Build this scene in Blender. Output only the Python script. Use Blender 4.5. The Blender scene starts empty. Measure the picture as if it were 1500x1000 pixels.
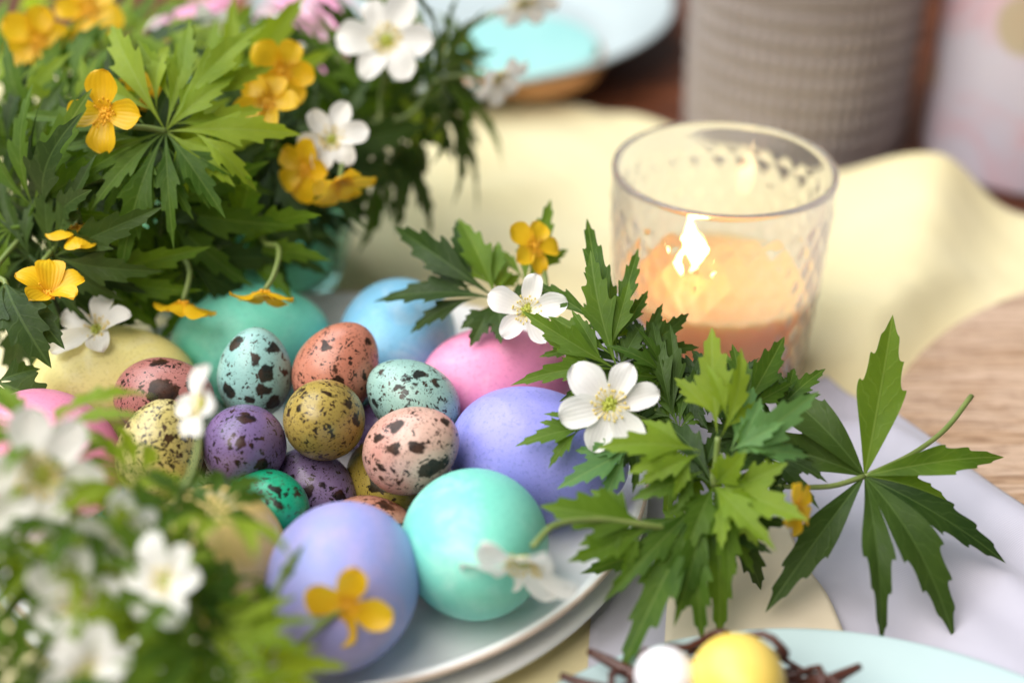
import bpy, math, random
from mathutils import Vector as V, Matrix, noise

# ------------------------------------------------------------------ camera, world, lamps, exposure
sc = bpy.context.scene
C = sc.collection
cam_d = bpy.data.cameras.new('camera'); cam = bpy.data.objects.new('camera', cam_d); C.objects.link(cam)
cam.location = (0, 0, .30); cam.rotation_euler = (math.radians(90 - 32), 0, 0)
cam_d.lens = 50; cam_d.sensor_width = 36; cam_d.clip_start = .01; cam_d.clip_end = 50
cam_d.dof.use_dof = True; cam_d.dof.focus_distance = .437; cam_d.dof.aperture_fstop = 3.4; cam_d.dof.aperture_blades = 0
sc.camera = cam
w = bpy.data.worlds.new('World'); sc.world = w; w.use_nodes = True
bg = w.node_tree.nodes['Background']; bg.inputs[0].default_value = (1.0, .97, .94, 1); bg.inputs[1].default_value = .16
def area(name, loc, target, size, size_y, power, color):
    l = bpy.data.lights.new(name, 'AREA'); l.shape = 'RECTANGLE'; l.size = size; l.size_y = size_y
    l.energy = power; l.color = color
    o = bpy.data.objects.new(name, l); C.objects.link(o); o.location = loc
    o.rotation_euler = (V(target) - V(loc)).to_track_quat('-Z', 'Y').to_euler()
area('window_light', (-1.15, 1.15, 1.65), (0, .42, .03), 2.1, 1.9, 60, (.90, .96, 1.0))
area('room_light', (-.75, -.25, 1.40), (0, .40, .03), 1.5, 1.5, 48, (1.0, .93, .85))
sc.view_settings.view_transform = 'Standard'; sc.view_settings.look = 'None'; sc.view_settings.gamma = 1
sc.view_settings.use_curve_mapping = False; sc.view_settings.exposure = -.10
sc.render.engine = 'CYCLES'
sc.cycles.use_denoising = True
sc.cycles.max_bounces = 12; sc.cycles.transmission_bounces = 12; sc.cycles.transparent_max_bounces = 16
sc.cycles.sample_clamp_indirect = 6

# ------------------------------------------------------------------ helpers: materials
def new_mat(name):
    m = bpy.data.materials.new(name); m.use_nodes = True
    nt = m.node_tree; nt.nodes.clear()
    out = nt.nodes.new('ShaderNodeOutputMaterial')
    return m, nt, out
class N:
    """small node-tree writer"""
    def __init__(s, nt): s.nt = nt
    def n(s, kind, **kw):
        nd = s.nt.nodes.new('ShaderNode' + kind)
        for k, v in kw.items():
            if k.startswith('_'): setattr(nd, k[1:], v)
        return nd
    def set(s, nd, key, v):
        i = nd.inputs[key]
        if hasattr(v, 'is_output') or isinstance(v, bpy.types.NodeSocket): s.nt.links.new(v, i)
        else:
            if isinstance(v, tuple) and len(v) == 3 and i.type == 'RGBA': v = (*v, 1)
            i.default_value = v
    def math(s, op, a, b=None, c=None, clamp=False):
        nd = s.n('Math', _operation=op, _use_clamp=clamp); s.set(nd, 0, a)
        if b is not None: s.set(nd, 1, b)
        if c is not None: s.set(nd, 2, c)
        return nd.outputs[0]
    def rng(s, v, a, b, c=0., d=1.):
        nd = s.n('MapRange'); nd.clamp = True
        for k, x in zip(('Value', 'From Min', 'From Max', 'To Min', 'To Max'), (v, a, b, c, d)): s.set(nd, k, x)
        return nd.outputs[0]
    def mix(s, f, a, b, blend='MIX'):
        nd = s.n('Mix', _data_type='RGBA', _blend_type=blend)
        s.set(nd, 0, f); s.set(nd, 6, a); s.set(nd, 7, b)
        return nd.outputs[2]
    def noise(s, vec, scale, detail=3., rough=.5, dist=0.):
        nd = s.n('TexNoise'); s.set(nd, 'Vector', vec); s.set(nd, 'Scale', scale); s.set(nd, 'Detail', detail)
        s.set(nd, 'Roughness', rough); s.set(nd, 'Distortion', dist)
        return nd
    def coord(s, which='Object', loc=(0, 0, 0), scale=(1, 1, 1)):
        t = s.n('TexCoord'); m = s.n('Mapping'); s.nt.links.new(t.outputs[which], m.inputs[0])
        s.set(m, 'Location', loc); s.set(m, 'Scale', scale)
        return m.outputs[0]
    def bump(s, h, strength, dist):
        b = s.n('Bump'); s.set(b, 'Height', h); s.set(b, 'Strength', strength); s.set(b, 'Distance', dist)
        return b.outputs[0]
    def pbsdf(s, out, **kw):
        p = s.n('BsdfPrincipled')
        for k, v in kw.items(): s.set(p, k.replace('_', ' '), v)
        if out: s.nt.links.new(p.outputs[0], out.inputs[0])
        return p

def hen_mat(name, a, b, seed, rough=.42, pale=None):
    m, nt, out = new_mat(name); g = N(nt)
    co = g.coord('Object', (seed * 1.3, seed * .7, seed * 2.1), (28, 28, 28))
    n1 = g.noise(co, .9, 3, .55, .3).outputs[0]
    col = g.mix(g.rng(n1, .35, .68), a, b)
    n3 = g.noise(co, 2.2, 4, .6, 1.).outputs[0]
    pl = pale or tuple(min(1, x * .55 + .38) for x in a)
    col = g.mix(g.rng(n3, .50, .70, 0, .60), col, pl)
    n2 = g.noise(co, 34, 2, .5).outputs[0]
    col = g.mix(g.rng(n2, .54, .70, 0, .42), col, tuple(x * .72 for x in b))
    n4 = g.noise(co, 60, 2, .6).outputs[0]
    h = g.math('ADD', g.math('MULTIPLY', n4, .6), g.math('MULTIPLY', n2, .5))
    g.pbsdf(out, Base_Color=col, Roughness=g.rng(n3, .3, .7, rough - .05, rough + .1), Normal=g.bump(h, .22, .0006),
            Subsurface_Weight=.12, Subsurface_Radius=(.006, .005, .004), Subsurface_Scale=.5, Specular_IOR_Level=.4)
    return m

def quail_mat(name, a, b, seed, blot=.5, size=1.0, speck=.6, dark=(.008, .005, .004), dark2=(.040, .016, .008), stain=0., spots=(), c=None):
    m, nt, out = new_mat(name); g = N(nt)
    co = g.coord('Object', (seed * 3.17, seed * 1.9, seed * 2.3), (40, 40, 40))
    warp = g.noise(co, 3.2, 3, .6)
    vm = g.n('VectorMath', _operation='MULTIPLY_ADD'); nt.links.new(warp.outputs['Color'], vm.inputs[0])
    vm.inputs[1].default_value = (.42, .42, .42); nt.links.new(co, vm.inputs[2])
    wc = vm.outputs[0]
    warp2 = g.noise(co, 9, 2, .6)
    vm2 = g.n('VectorMath', _operation='MULTIPLY_ADD'); nt.links.new(warp2.outputs['Color'], vm2.inputs[0])
    vm2.inputs[1].default_value = (.14, .14, .14); nt.links.new(wc, vm2.inputs[2])
    wc = vm2.outputs[0]
    def layer(scale, lo, hi, rmax, soft):
        vo = g.n('TexVoronoi'); g.set(vo, 'Vector', wc); g.set(vo, 'Scale', scale)
        sp = g.n('SeparateColor'); nt.links.new(vo.outputs['Color'], sp.inputs[0])
        rad = g.rng(sp.outputs[0], lo, hi, 0, rmax)
        d = g.math('SUBTRACT', rad, vo.outputs['Distance'])
        return g.rng(d, -soft * .2, soft, 0, 1)
    m1 = layer(2.7 / size, 1 - blot, 1.0, .52, .03)
    if spots:                                          # the large blotches of this very egg: (x, y, z, radius) on its shell
        cs = g.coord('Object', (0, 0, 0), (40, 40, 40)); off = g.n('VectorMath', _operation='SUBTRACT')
        nt.links.new(wc, off.inputs[0]); nt.links.new(co, off.inputs[1])
        sub = g.n('VectorMath', _operation='MULTIPLY_ADD'); nt.links.new(off.outputs[0], sub.inputs[0]); sub.inputs[1].default_value = (.75, .75, .75); nt.links.new(cs, sub.inputs[2])
        sh = g.n('VectorMath', _operation='SUBTRACT'); nt.links.new(sub.outputs[0], sh.inputs[0]); sh.inputs[1].default_value = (.21, .21, .21)
        m1 = None
        for (x, y, z, rr) in spots:
            dn = g.n('VectorMath', _operation='DISTANCE'); nt.links.new(sh.outputs[0], dn.inputs[0]); dn.inputs[1].default_value = (x * 40, y * 40, z * 40)
            k = g.rng(dn.outputs['Value'], rr * 40 - .012, rr * 40 + .012, 1, 0)
            m1 = k if m1 is None else g.math('MAXIMUM', m1, k)
    m2 = layer(6.0, 1 - blot * .8, 1.02, .46, .06)
    m3 = layer(14., 1 - speck * 1.15, 1.05, .58, .10)
    m4 = layer(30., 1 - speck * 1.2, 1.05, .56, .2)
    n1 = g.noise(co, 1.2, 3, .6, .4).outputs[0]
    a, b = tuple(x * .86 for x in a), tuple(x * .86 for x in b)
    col = g.mix(g.rng(n1, .36, .64), a, b)
    fine = g.noise(co, 26, 3, .6).outputs[0]
    col = g.mix(g.rng(fine, .52, .75, 0, .35), col, tuple(x * .45 for x in b))
    if stain:
        st = g.noise(co, 2.1, 4, .65, .6).outputs[0]
        col = g.mix(g.rng(st, .52, .66, 0, stain), col, (.22, .07, .03))
    dc = g.mix(g.rng(g.noise(co, 5, 2).outputs[0], .42, .62), dark, dark2)
    col = g.mix(g.math('MULTIPLY', m4, .9), col, dc)
    col = g.mix(g.math('MULTIPLY', m3, .95), col, dc)
    big = g.math('MAXIMUM', m1, m2)
    col = g.mix(g.math('MULTIPLY', big, .96), col, dc)
    h = g.math('ADD', g.math('MULTIPLY', fine, .35), g.math('MULTIPLY', big, .25))
    g.pbsdf(out, Base_Color=col, Roughness=g.rng(fine, .3, .7, .24, .4), Normal=g.bump(h, .25, .0004), Specular_IOR_Level=g.rng(big, 0, 1, .5, .25))
    return m

def leaf_mat(name, a, b, trans=.42, vein=(.30, .42, .12)):
    m, nt, out = new_mat(name); g = N(nt)
    uv = g.n('UVMap'); sp = g.n('SeparateXYZ'); nt.links.new(uv.outputs[0], sp.inputs[0])
    au = g.math('ABSOLUTE', g.math('SUBTRACT', sp.outputs[0], .5)); v = sp.outputs[1]
    vn = g.noise(g.coord('Object'), 160, 2).outputs[0]
    mid = g.rng(au, .008, .028, 1, 0)
    ph = g.math('FRACT', g.math('MULTIPLY', g.math('ADD', g.math('SUBTRACT', v, g.math('MULTIPLY', au, .55)), g.rng(vn, .3, .7, -.05, .05)), 7.5))
    lat = g.rng(g.math('ABSOLUTE', g.math('SUBTRACT', ph, .5)), .035, .12, 1, 0)
    ve = g.math('MAXIMUM', mid, g.math('MULTIPLY', lat, .28))
    co = g.coord('Object', scale=(1, 1, 1))
    n1 = g.noise(co, 70, 3, .6).outputs[0]; n2 = g.noise(co, 700, 2, .6).outputs[0]
    oi = g.n('ObjectInfo')
    f = g.math('ADD', g.rng(n1, .3, .7, -.25, .3), oi.outputs['Random'], clamp=True)
    col = g.mix(f, a, b)
    col = g.mix(g.math('MULTIPLY', ve, .28), col, vein)
    h = g.math('ADD', g.math('MULTIPLY', ve, -.6), g.math('MULTIPLY', n2, .35))
    nrm = g.bump(h, .35, .0006)
    p = g.pbsdf(None, Base_Color=col, Roughness=g.rng(n2, .3, .7, .46, .64), Normal=nrm, Specular_IOR_Level=.26)
    t = g.n('BsdfTranslucent'); tc = g.mix(1., col, (1.9, 1.75, .55), 'MULTIPLY')
    g.set(t, 'Color', tc); g.set(t, 'Normal', nrm)
    mx = g.n('MixShader'); mx.inputs[0].default_value = trans
    nt.links.new(p.outputs[0], mx.inputs[1]); nt.links.new(t.outputs[0], mx.inputs[2]); nt.links.new(mx.outputs[0], out.inputs[0])
    return m

def petal_mat(name, a, b, trans=.35, rough=.5, base=None):
    m, nt, out = new_mat(name); g = N(nt)
    uv = g.n('UVMap'); sp = g.n('SeparateXYZ'); nt.links.new(uv.outputs[0], sp.inputs[0])
    ph = g.math('SINE', g.math('MULTIPLY', sp.outputs[0], 46.))
    co = g.coord('Object'); n1 = g.noise(co, 120, 2).outputs[0]
    col = g.mix(g.rng(n1, .3, .7), a, b)
    col = g.mix(g.rng(ph, .55, 1, 0, .12), col, tuple(x * .82 for x in a))
    if base: col = g.mix(g.rng(sp.outputs[1], .02, .28, .6, 0), col, base)
    nrm = g.bump(ph, .12, .0004)
    p = g.pbsdf(None, Base_Color=col, Roughness=rough, Normal=nrm, Specular_IOR_Level=.35)
    t = g.n('BsdfTranslucent'); g.set(t, 'Color', col)
    mx = g.n('MixShader'); mx.inputs[0].default_value = trans
    nt.links.new(p.outputs[0], mx.inputs[1]); nt.links.new(t.outputs[0], mx.inputs[2]); nt.links.new(mx.outputs[0], out.inputs[0])
    return m

def plain_mat(name, a, b=None, rough=.5, scale=30., bump=.1, bdist=.001, bscale=None, **kw):
    m, nt, out = new_mat(name); g = N(nt)
    co = g.coord('Object'); n1 = g.noise(co, scale, 4, .6).outputs[0]
    col = g.mix(g.rng(n1, .3, .7), a, b or a)
    n2 = g.noise(co, bscale or scale * 6, 3, .6).outputs[0]
    g.pbsdf(out, Base_Color=col, Roughness=rough, Normal=g.bump(n2, bump, bdist), **kw)
    return m

def cloth_mat(name, a, b, thread=900., rough=.85, trans=.0):
    m, nt, out = new_mat(name); g = N(nt)
    co = g.coord('Object'); sp = g.n('SeparateXYZ'); nt.links.new(co, sp.inputs[0])
    wv = g.math('MULTIPLY', g.math('SINE', g.math('MULTIPLY', sp.outputs[0], thread * 6.28)), g.math('SINE', g.math('MULTIPLY', sp.outputs[1], thread * 6.28)))
    n1 = g.noise(co, 14, 4, .6).outputs[0]; n2 = g.noise(co, 260, 3, .7).outputs[0]
    col = g.mix(g.rng(n1, .3, .7), a, b)
    h = g.math('ADD', g.math('MULTIPLY', wv, .3), n2)
    p = g.pbsdf(out, Base_Color=col, Roughness=rough, Normal=g.bump(h, .25, .0006), Sheen_Weight=.2)
    return m

def wood_mat(name, cols, axis_scale, rough=.4, ring=26.):
    m, nt, out = new_mat(name); g = N(nt)
    co = g.coord('Object', (3, 1, 0), axis_scale)
    n1 = g.noise(co, 3.5, 5, .6, .8).outputs[0]
    wv = g.math('SINE', g.math('MULTIPLY', n1, ring))
    n2 = g.noise(co, 34, 4, .7).outputs[0]
    col = g.mix(g.rng(wv, -.8, .9), cols[0], cols[1])
    col = g.mix(g.rng(n2, .46, .66, 0, .85), col, cols[2])
    h = g.math('ADD', g.math('MULTIPLY', n2, -1.), g.math('MULTIPLY', wv, .15))
    g.pbsdf(out, Base_Color=col, Roughness=g.rng(n2, .3, .7, rough - .08, rough + .15), Normal=g.bump(h, .3, .001), Specular_IOR_Level=.5)
    return m

def glass_mat(name, col=(1, 1, 1), rough=.0, ior=1.45, haze=.14):
    m, nt, out = new_mat(name); g = N(nt)
    nz = g.noise(g.coord('Object'), 90, 2).outputs[0]
    p = g.pbsdf(None, Base_Color=col, Roughness=g.rng(nz, .3, .7, rough, rough + .03), Transmission_Weight=1., IOR=ior)
    t = g.n('BsdfTranslucent'); g.set(t, 'Color', tuple(.9 * x for x in col)); mx = g.n('MixShader'); mx.inputs[0].default_value = haze
    nt.links.new(p.outputs[0], mx.inputs[1]); nt.links.new(t.outputs[0], mx.inputs[2]); nt.links.new(mx.outputs[0], out.inputs[0])
    return m

# ------------------------------------------------------------------ helpers: meshes
def link_mesh(name, verts, faces, mat, parent=None, uvs=None, smooth=True, loc=None):
    """one mesh object; verts are world points, moved into the frame of the parent (or of loc)"""
    o0 = V(loc) if loc is not None else (parent.matrix_basis.translation if parent else V((0, 0, 0)))
    if parent is not None and parent.parent is not None and loc is None: o0 = o0 + parent.parent.location
    me = bpy.data.meshes.new(name); me.from_pydata([tuple(V(v) - o0) for v in verts], [], faces)
    if uvs:
        l = me.uv_layers.new(name='UVMap')
        for lp in me.loops: l.data[lp.index].uv = uvs[lp.vertex_index]
    if smooth: me.polygons.foreach_set('use_smooth', [True] * len(me.polygons))
    me.materials.append(mat); me.update()
    o = bpy.data.objects.new(name, me); C.objects.link(o)
    if parent is not None: o.parent = parent
    elif loc is not None: o.location = loc
    return o
def tag(o, label, cat, group=None, kind=None):
    if label: o['label'] = label
    if cat: o['category'] = cat
    if group: o['group'] = group
    if kind: o['kind'] = kind
    return o
def thing(name, loc, label, cat, group=None):
    o = bpy.data.objects.new(name, None); C.objects.link(o); o.location = loc; o.empty_display_size = .01
    o.matrix_basis.translation
    return tag(o, label, cat, group)
def lathe(prof, n, cx=0, cy=0, disp=None, closed=False):
    vs, fs = [], []
    m = len(prof)
    for j, (r, z) in enumerate(prof):
        for i in range(n):
            a = 2 * math.pi * i / n; rr = r + (disp(a, z, j) if disp else 0)
            vs.append((cx + rr * math.cos(a), cy + rr * math.sin(a), z))
    for j in range(m - 1 + (1 if closed else 0)):
        for i in range(n):
            a, b = j * n + i, j * n + (i + 1) % n; k = ((j + 1) % m) * n
            fs.append((a, b, k + (i + 1) % n, k + i))
    return vs, fs
def catmull(pts, k=5):
    pts = [V(p) for p in pts]
    if len(pts) < 3: pts = [pts[0], (pts[0] + pts[-1]) / 2, pts[-1]]
    P = [pts[0] * 2 - pts[1]] + pts + [pts[-1] * 2 - pts[-2]]; out = []
    for i in range(1, len(P) - 2):
        for j in range(k):
            t = j / k; a, b, c, d = P[i - 1], P[i], P[i + 1], P[i + 2]
            out.append(.5 * ((2 * b) + (c - a) * t + (2 * a - 5 * b + 4 * c - d) * t * t + (3 * b - a - 3 * c + d) * t ** 3))
    return out + [pts[-1]]
def tube(pts, r0, r1, sides=7, k=5):
    pts = catmull(pts, k); vs, fs = [], []; nrm = None; L = len(pts)
    for i, p in enumerate(pts):
        t = (pts[min(i + 1, L - 1)] - pts[max(i - 1, 0)]).normalized()
        if nrm is None: nrm = t.orthogonal()
        nrm = (nrm - t * nrm.dot(t)).normalized(); bn = t.cross(nrm); r = r0 + (r1 - r0) * i / (L - 1)
        for s in range(sides):
            a = 2 * math.pi * s / sides; vs.append(p + (nrm * math.cos(a) + bn * math.sin(a)) * r)
    for i in range(L - 1):
        for s in range(sides): fs.append((i * sides + s, i * sides + (s + 1) % sides, (i + 1) * sides + (s + 1) % sides, (i + 1) * sides + s))
    fs.append(tuple(reversed(range(sides)))); fs.append(tuple(range((L - 1) * sides, L * sides)))
    return vs, fs
def ball(c, r, sz=1., nu=8, nv=5):
    c = V(c); vs = [c + V((0, 0, r * sz))]; fs = []
    for j in range(1, nv):
        for i in range(nu):
            a, b = 2 * math.pi * i / nu, math.pi * j / nv
            vs.append(c + V((r * math.sin(b) * math.cos(a), r * math.sin(b) * math.sin(a), r * sz * math.cos(b))))
    vs.append(c - V((0, 0, r * sz)))
    for i in range(nu): fs.append((0, 1 + i, 1 + (i + 1) % nu))
    for j in range(nv - 2):
        for i in range(nu): a = 1 + j * nu; fs.append((a + i, a + nu + i, a + nu + (i + 1) % nu, a + (i + 1) % nu))
    a = 1 + (nv - 2) * nu
    for i in range(nu): fs.append((len(vs) - 1, a + (i + 1) % nu, a + i))
    return vs, fs
def join(parts):
    vs, fs = [], []
    for v, f in parts:
        o = len(vs); vs += list(v); fs += [tuple(i + o for i in q) for q in f]
    return vs, fs

# ------------------------------------------------------------------ materials
M = {}
M['table'] = wood_mat('dark_table_wood', ((.11, .030, .010), (.19, .055, .018), (.035, .010, .005)), (1.2, 9, 9), .38, 20)
M['board'] = wood_mat('pale_board_wood', ((.58, .42, .31), (.47, .31, .20), (.18, .09, .045)), (2.0, 22, 22), .36, 22)
M['yellow_cloth'] = cloth_mat('yellow_linen', (.74, .65, .37), (.78, .70, .44), 1100)
M['lilac_cloth'] = cloth_mat('lilac_napkin', (.44, .43, .52), (.50, .49, .58), 1300)
M['cream_paper'] = cloth_mat('cream_paper', (.72, .62, .46), (.76, .67, .52), 1500)
M['porcelain'] = plain_mat('white_porcelain', (.90, .91, .92), (.88, .90, .91), .30, 18, .03, .0004)
M['rim_line'] = plain_mat('brown_rim_glaze', (.60, .48, .40), (.68, .56, .48), .3, 200)
M['aqua_porcelain'] = plain_mat('pale_aqua_porcelain', (.46, .60, .62), (.50, .64, .66), .2, 16, .03, .0004)
M['blue_porcelain'] = plain_mat('pale_blue_porcelain', (.47, .55, .58), (.51, .59, .61), .2, 16, .03, .0004)
M['glass'] = glass_mat('clear_glass'); M['teal_glass'] = glass_mat('teal_tinted_glass', (.45, .86, .80), haze=.02)
M['wax'] = plain_mat('peach_wax', (.94, .45, .15), (.95, .50, .19), .42, 60, .08, .001, Subsurface_Weight=.8, Subsurface_Radius=(.030, .014, .006), Subsurface_Scale=1.)
M['wick'] = plain_mat('charred_wick', (.02, .015, .01), None, .9)
M['lime'] = leaf_mat('lime_leaf', (.165, .265, .020), (.27, .37, .030), .45)
M['mid'] = leaf_mat('mid_green_leaf', (.050, .115, .012), (.122, .220, .022), .48)
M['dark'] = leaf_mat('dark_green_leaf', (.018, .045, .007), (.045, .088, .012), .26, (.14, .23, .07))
M['teal'] = leaf_mat('blue_green_leaf', (.065, .17, .055), (.13, .27, .085), .36)
M['stem'] = plain_mat('green_stem', (.14, .21, .045), (.20, .25, .07), .5, 200)
M['red_stem'] = plain_mat('reddish_stem', (.14, .045, .03), (.20, .08, .05), .5, 200)
M['white_petal'] = petal_mat('white_petal', (.86, .86, .84), (.90, .89, .87), .32, .5, (.80, .78, .55))
M['yellow_petal'] = petal_mat('yellow_petal', (.86, .50, .012), (.90, .60, .025), .38, .36, (.70, .33, .01))
M['anther'] = plain_mat('yellow_anthers', (.72, .55, .12), (.80, .65, .2), .6, 400)
M['carpel'] = plain_mat('green_carpels', (.30, .36, .04), (.42, .44, .07), .5, 400)
M['orange_anther'] = plain_mat('orange_anthers', (.70, .34, .01), (.80, .45, .02), .6, 400)
M['chocolate'] = plain_mat('dark_chocolate', (.060, .018, .012), (.085, .028, .018), .35, 90, .3)
M['biscuit'] = plain_mat('baked_biscuit', (.48, .22, .08), (.58, .30, .13), .8, 50, .4)
M['teal_icing'] = plain_mat('turquoise_icing', (.30, .62, .62), (.36, .68, .67), .35, 40, .1)
M['pink_icing'] = plain_mat('pink_icing', (.62, .24, .42), (.70, .30, .48), .4, 40, .1)
M['white_icing'] = plain_mat('white_icing', (.82, .80, .82), None, .4)
M['cup_inner'] = plain_mat('glazed_inside', (.5, .45, .42), None, .3)

# ------------------------------------------------------------------ the setting: table, cloths, board
R = random.Random(5)
tv = [(-1.6, -.6, 0), (1.6, -.6, 0), (1.6, 2.0, 0), (-1.6, 2.0, 0)]
tag(link_mesh('table_top', tv + [(x, y, -.04) for x, y, z in tv], [(0, 1, 2, 3), (7, 6, 5, 4), (0, 4, 5, 1), (1, 5, 6, 2), (2, 6, 7, 3), (3, 7, 4, 0)], M['table'], smooth=False), None, None, None, 'structure')

def lerp_pts(pts, x):
    for (a, b), (c, d) in zip(pts, pts[1:]):
        if x <= c: t = (x - a) / (c - a); t = t * t * (3 - 2 * t) * .6 + t * .4; return b + (d - b) * t
    return pts[-1][1]
FAR = [(-.5, .80), (-.011, .735), (.055, .70), (.145, .615), (.19, .585), (.25, .565), (.45, .50)]
RA, RB = V((.196, .60)), V((.140, .452))           # ridge of the standing fold
def cloth_z(x, y):
    z = .0022 + .0012 * math.sin(x * 31 + y * 17) * math.sin(y * 23 - x * 9) + .0012
    p = V((x, y)); d = RB - RA; t = max(-.2, min(1.25, (p - RA).dot(d) / d.length_squared)); q = RA + d * t
    side = (p - q).dot(V((-d.y, d.x)).normalized()); h = .027 * max(0, 1 - .80 * max(t, 0)) if t < 1 else .008 * max(0, 1.25 - t) / .25
    sg = .030 if side < 0 else .022
    z += h * math.exp(-(side / sg) ** 2)
    e = (x - .13) * .42 + (y - .40) * -.9           # a second, low fold running towards the board
    z += .004 * math.exp(-((y - (.445 + (x - .13) * .55)) / .012) ** 2) * (1 if x > .11 else max(0, (x - .08) / .03))
    for (cx, cy, ax, s, a) in ((-.02, .60, .25, .016, .0035), (.06, .64, -.3, .02, .004), (-.03, .52, .35, .02, .003)):
        e = (y - cy) - (x - cx) * ax; z += a * math.exp(-(e / s) ** 2)
    z += .0016 * noise.noise((x * 26, y * 20, 1.)) + .0010 * noise.noise((x * 70 + y * 40, y * 30, 5.)) + .0009
    z += .0016 * max(0, noise.noise((x * 9 + y * 16, y * 7 - x * 5, 9.))) ** .5
    # lies flat below candle, vase and plates
    for (cx, cy, r) in ((.0755, .461, .044), (-.117, .53, .062), (-.062, .374, .10), (.30, .345, .185), (.30, .2, .2), (.10, .345, .095), (.08, .26, .12)):
        dd = math.hypot(x - cx, y - cy); f = min(1, max(0, (dd - r) / .02)); z = .0012 + (z - .0012) * f
    return z
nx, ny = 220, 150; vs, fs = [], []
for i in range(nx + 1):
    x = -.5 + .95 * i / nx; yf = lerp_pts(FAR, x)
    for j in range(ny + 1):
        y = .22 + (yf - .22) * j / ny; vs.append((x, y, cloth_z(x, y)))
for i in range(nx):
    for j in range(ny): a = i * (ny + 1) + j; fs.append((a, a + ny + 1, a + ny + 2, a + 1))
o = link_mesh('tablecloth', vs, fs, M['yellow_cloth']); s = o.modifiers.new('thick', 'SOLIDIFY'); s.thickness = .0008; s.offset = 1
tag(o, 'pale yellow linen cloth with a standing fold under the candle and vase', 'tablecloth')

# round wooden board: bevelled disc
BX, BY, BR = .290, .358, .168
prof = [(0.0001, .0026), (BR - .003, .0026), (BR, .005), (BR, .0075), (BR - .0025, .0098), (BR - .006, .0100), (.0001, .0100)]
v, f = lathe(prof, 96, BX, BY)
tag(link_mesh('wooden_board', v, f, M['board'], loc=(BX, BY, 0)), 'round pale wooden board with coarse grain beside the lilac napkin', 'board')

def napkin_z(x, y):
    d = BR - math.hypot(x - BX, y - BY)                       # climbs onto the board
    t = min(1, max(0, (d + .018) / .024)); t = t * t * (3 - 2 * t)
    z = .0032 + .0085 * t
    z += .0011 * (math.sin(x * 85 + y * 40) * .5 + math.sin(y * 120 - x * 55) * .4 + math.sin((x + y) * 230) * .15) * (1 if math.hypot(x - .078, y - .19) > .07 else 0) + .0008
    z += .0036 * abs(math.sin((x * .8 + y) * 62 + 1.2 * math.sin(x * 40))) ** 3 * min(1, max(0, (math.hypot(x - .078, y - .19) - .112) / .03))
    c = max(0, 1 - (V((x, y)) - V((.036, .408))).length / .05)   # curled back corner
    z += .060 * c ** 1.6
    return z
def sheet(name, corners, zf, mat, label, cat, n=46, thick=.0006):
    """a piece of cloth with curved sides: corners = (front-left .. back-right) rails"""
    left, right = corners; vs, fs = [], []
    L_, R_ = catmull([(*p, 0) for p in left], 12), catmull([(*p, 0) for p in right], 12)
    def at(P, t): i = t * (len(P) - 1); k = min(int(i), len(P) - 2); return P[k].lerp(P[k + 1], i - k)
    for i in range(n + 1):
        a, b = at(L_, i / n), at(R_, i / n)
        for j in range(n + 1): p = a.lerp(b, j / n); vs.append((p.x, p.y, zf(p.x, p.y)))
    for i in range(n):
        for j in range(n): a = i * (n + 1) + j; fs.append((a, a + 1, a + n + 2, a + n + 1))
    o = link_mesh(name, vs, fs, mat); s = o.modifiers.new('thick', 'SOLIDIFY'); s.thickness = thick; s.offset = 1
    return tag(o, label, cat)
sheet('napkin', ([(.015, .17), (.022, .30), (.030, .37), (.026, .417), (.034, .424)], [(.235, .17), (.212, .27), (.172, .342), (.148, .388), (.118, .446)]), napkin_z, M['lilac_cloth'], 'creased pale lilac napkin lying partly over the wooden board', 'napkin', 70)
sheet('paper_napkin', ([(.040, .27), (.048, .33), (.056, .365)], [(.106, .27), (.0985, .30), (.0885, .356)]), lambda x, y: napkin_z(x, y) + .0022, M['cream_paper'], 'cream paper napkin lying on the lilac napkin under the leaves', 'napkin', 24)

# ------------------------------------------------------------------ plates
def plate(cx, cy, Rr, z0, zr, label, body, line=None, fl=None, foot=.6):
    t = thing('plate', (cx, cy, z0), label, 'plate'); fl = fl or Rr - .017
    k = .0032
    pr = [(.0001, z0 + .001), (Rr * foot - .004, z0 + .001), (Rr * foot - .003, z0), (Rr * foot, z0), (Rr * foot + .002, z0 + .0012), (fl, z0 + .0022), (fl + .006, z0 + .005), (Rr - .0012, zr - k * .75), (Rr - .0003, zr - k * .6), (Rr, zr - .0010), (Rr - .0008, zr - .0002), (Rr - .0025, zr), (fl + .008, z0 + .0078), (fl + .003, z0 + .0056), (fl - .004, z0 + .0042), (fl - .012, z0 + .004), (.0001, z0 + .004)]
    v, f = lathe(pr, 128, cx, cy); link_mesh('dish', v, f, body, t)
    if line:
        ln = [(Rr + .0001, zr - .0016), (Rr + .0003, zr - .0010), (Rr + .0001, zr - .0004), (Rr - .0006, zr + .00015), (Rr - .0009, zr - .0004), (Rr - .0004, zr - .0012)]
        v, f = lathe(ln, 128, cx, cy, closed=True); link_mesh('rim_line', v, f, line, t)
    return t
PX, PY = -.062, .374
plate(PX, PY, .1066, .0036, .0130, 'white plate stacked directly under the plate of dyed eggs', M['porcelain'])
plate(PX, PY, .1065, .0082, .0230, 'white plate with thin brown rim holding the dyed eggs', M['porcelain'], M['rim_line'], fl=.091)
plate(.078, .188, .112, .0062, .0175, 'pale aqua plate carrying the chocolate nest', M['aqua_porcelain'])
plate(-.045, .815, .14, .0005, .030, 'pale blue plate of iced cookies behind the glass vase', M['blue_porcelain'], fl=.10)

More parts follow.
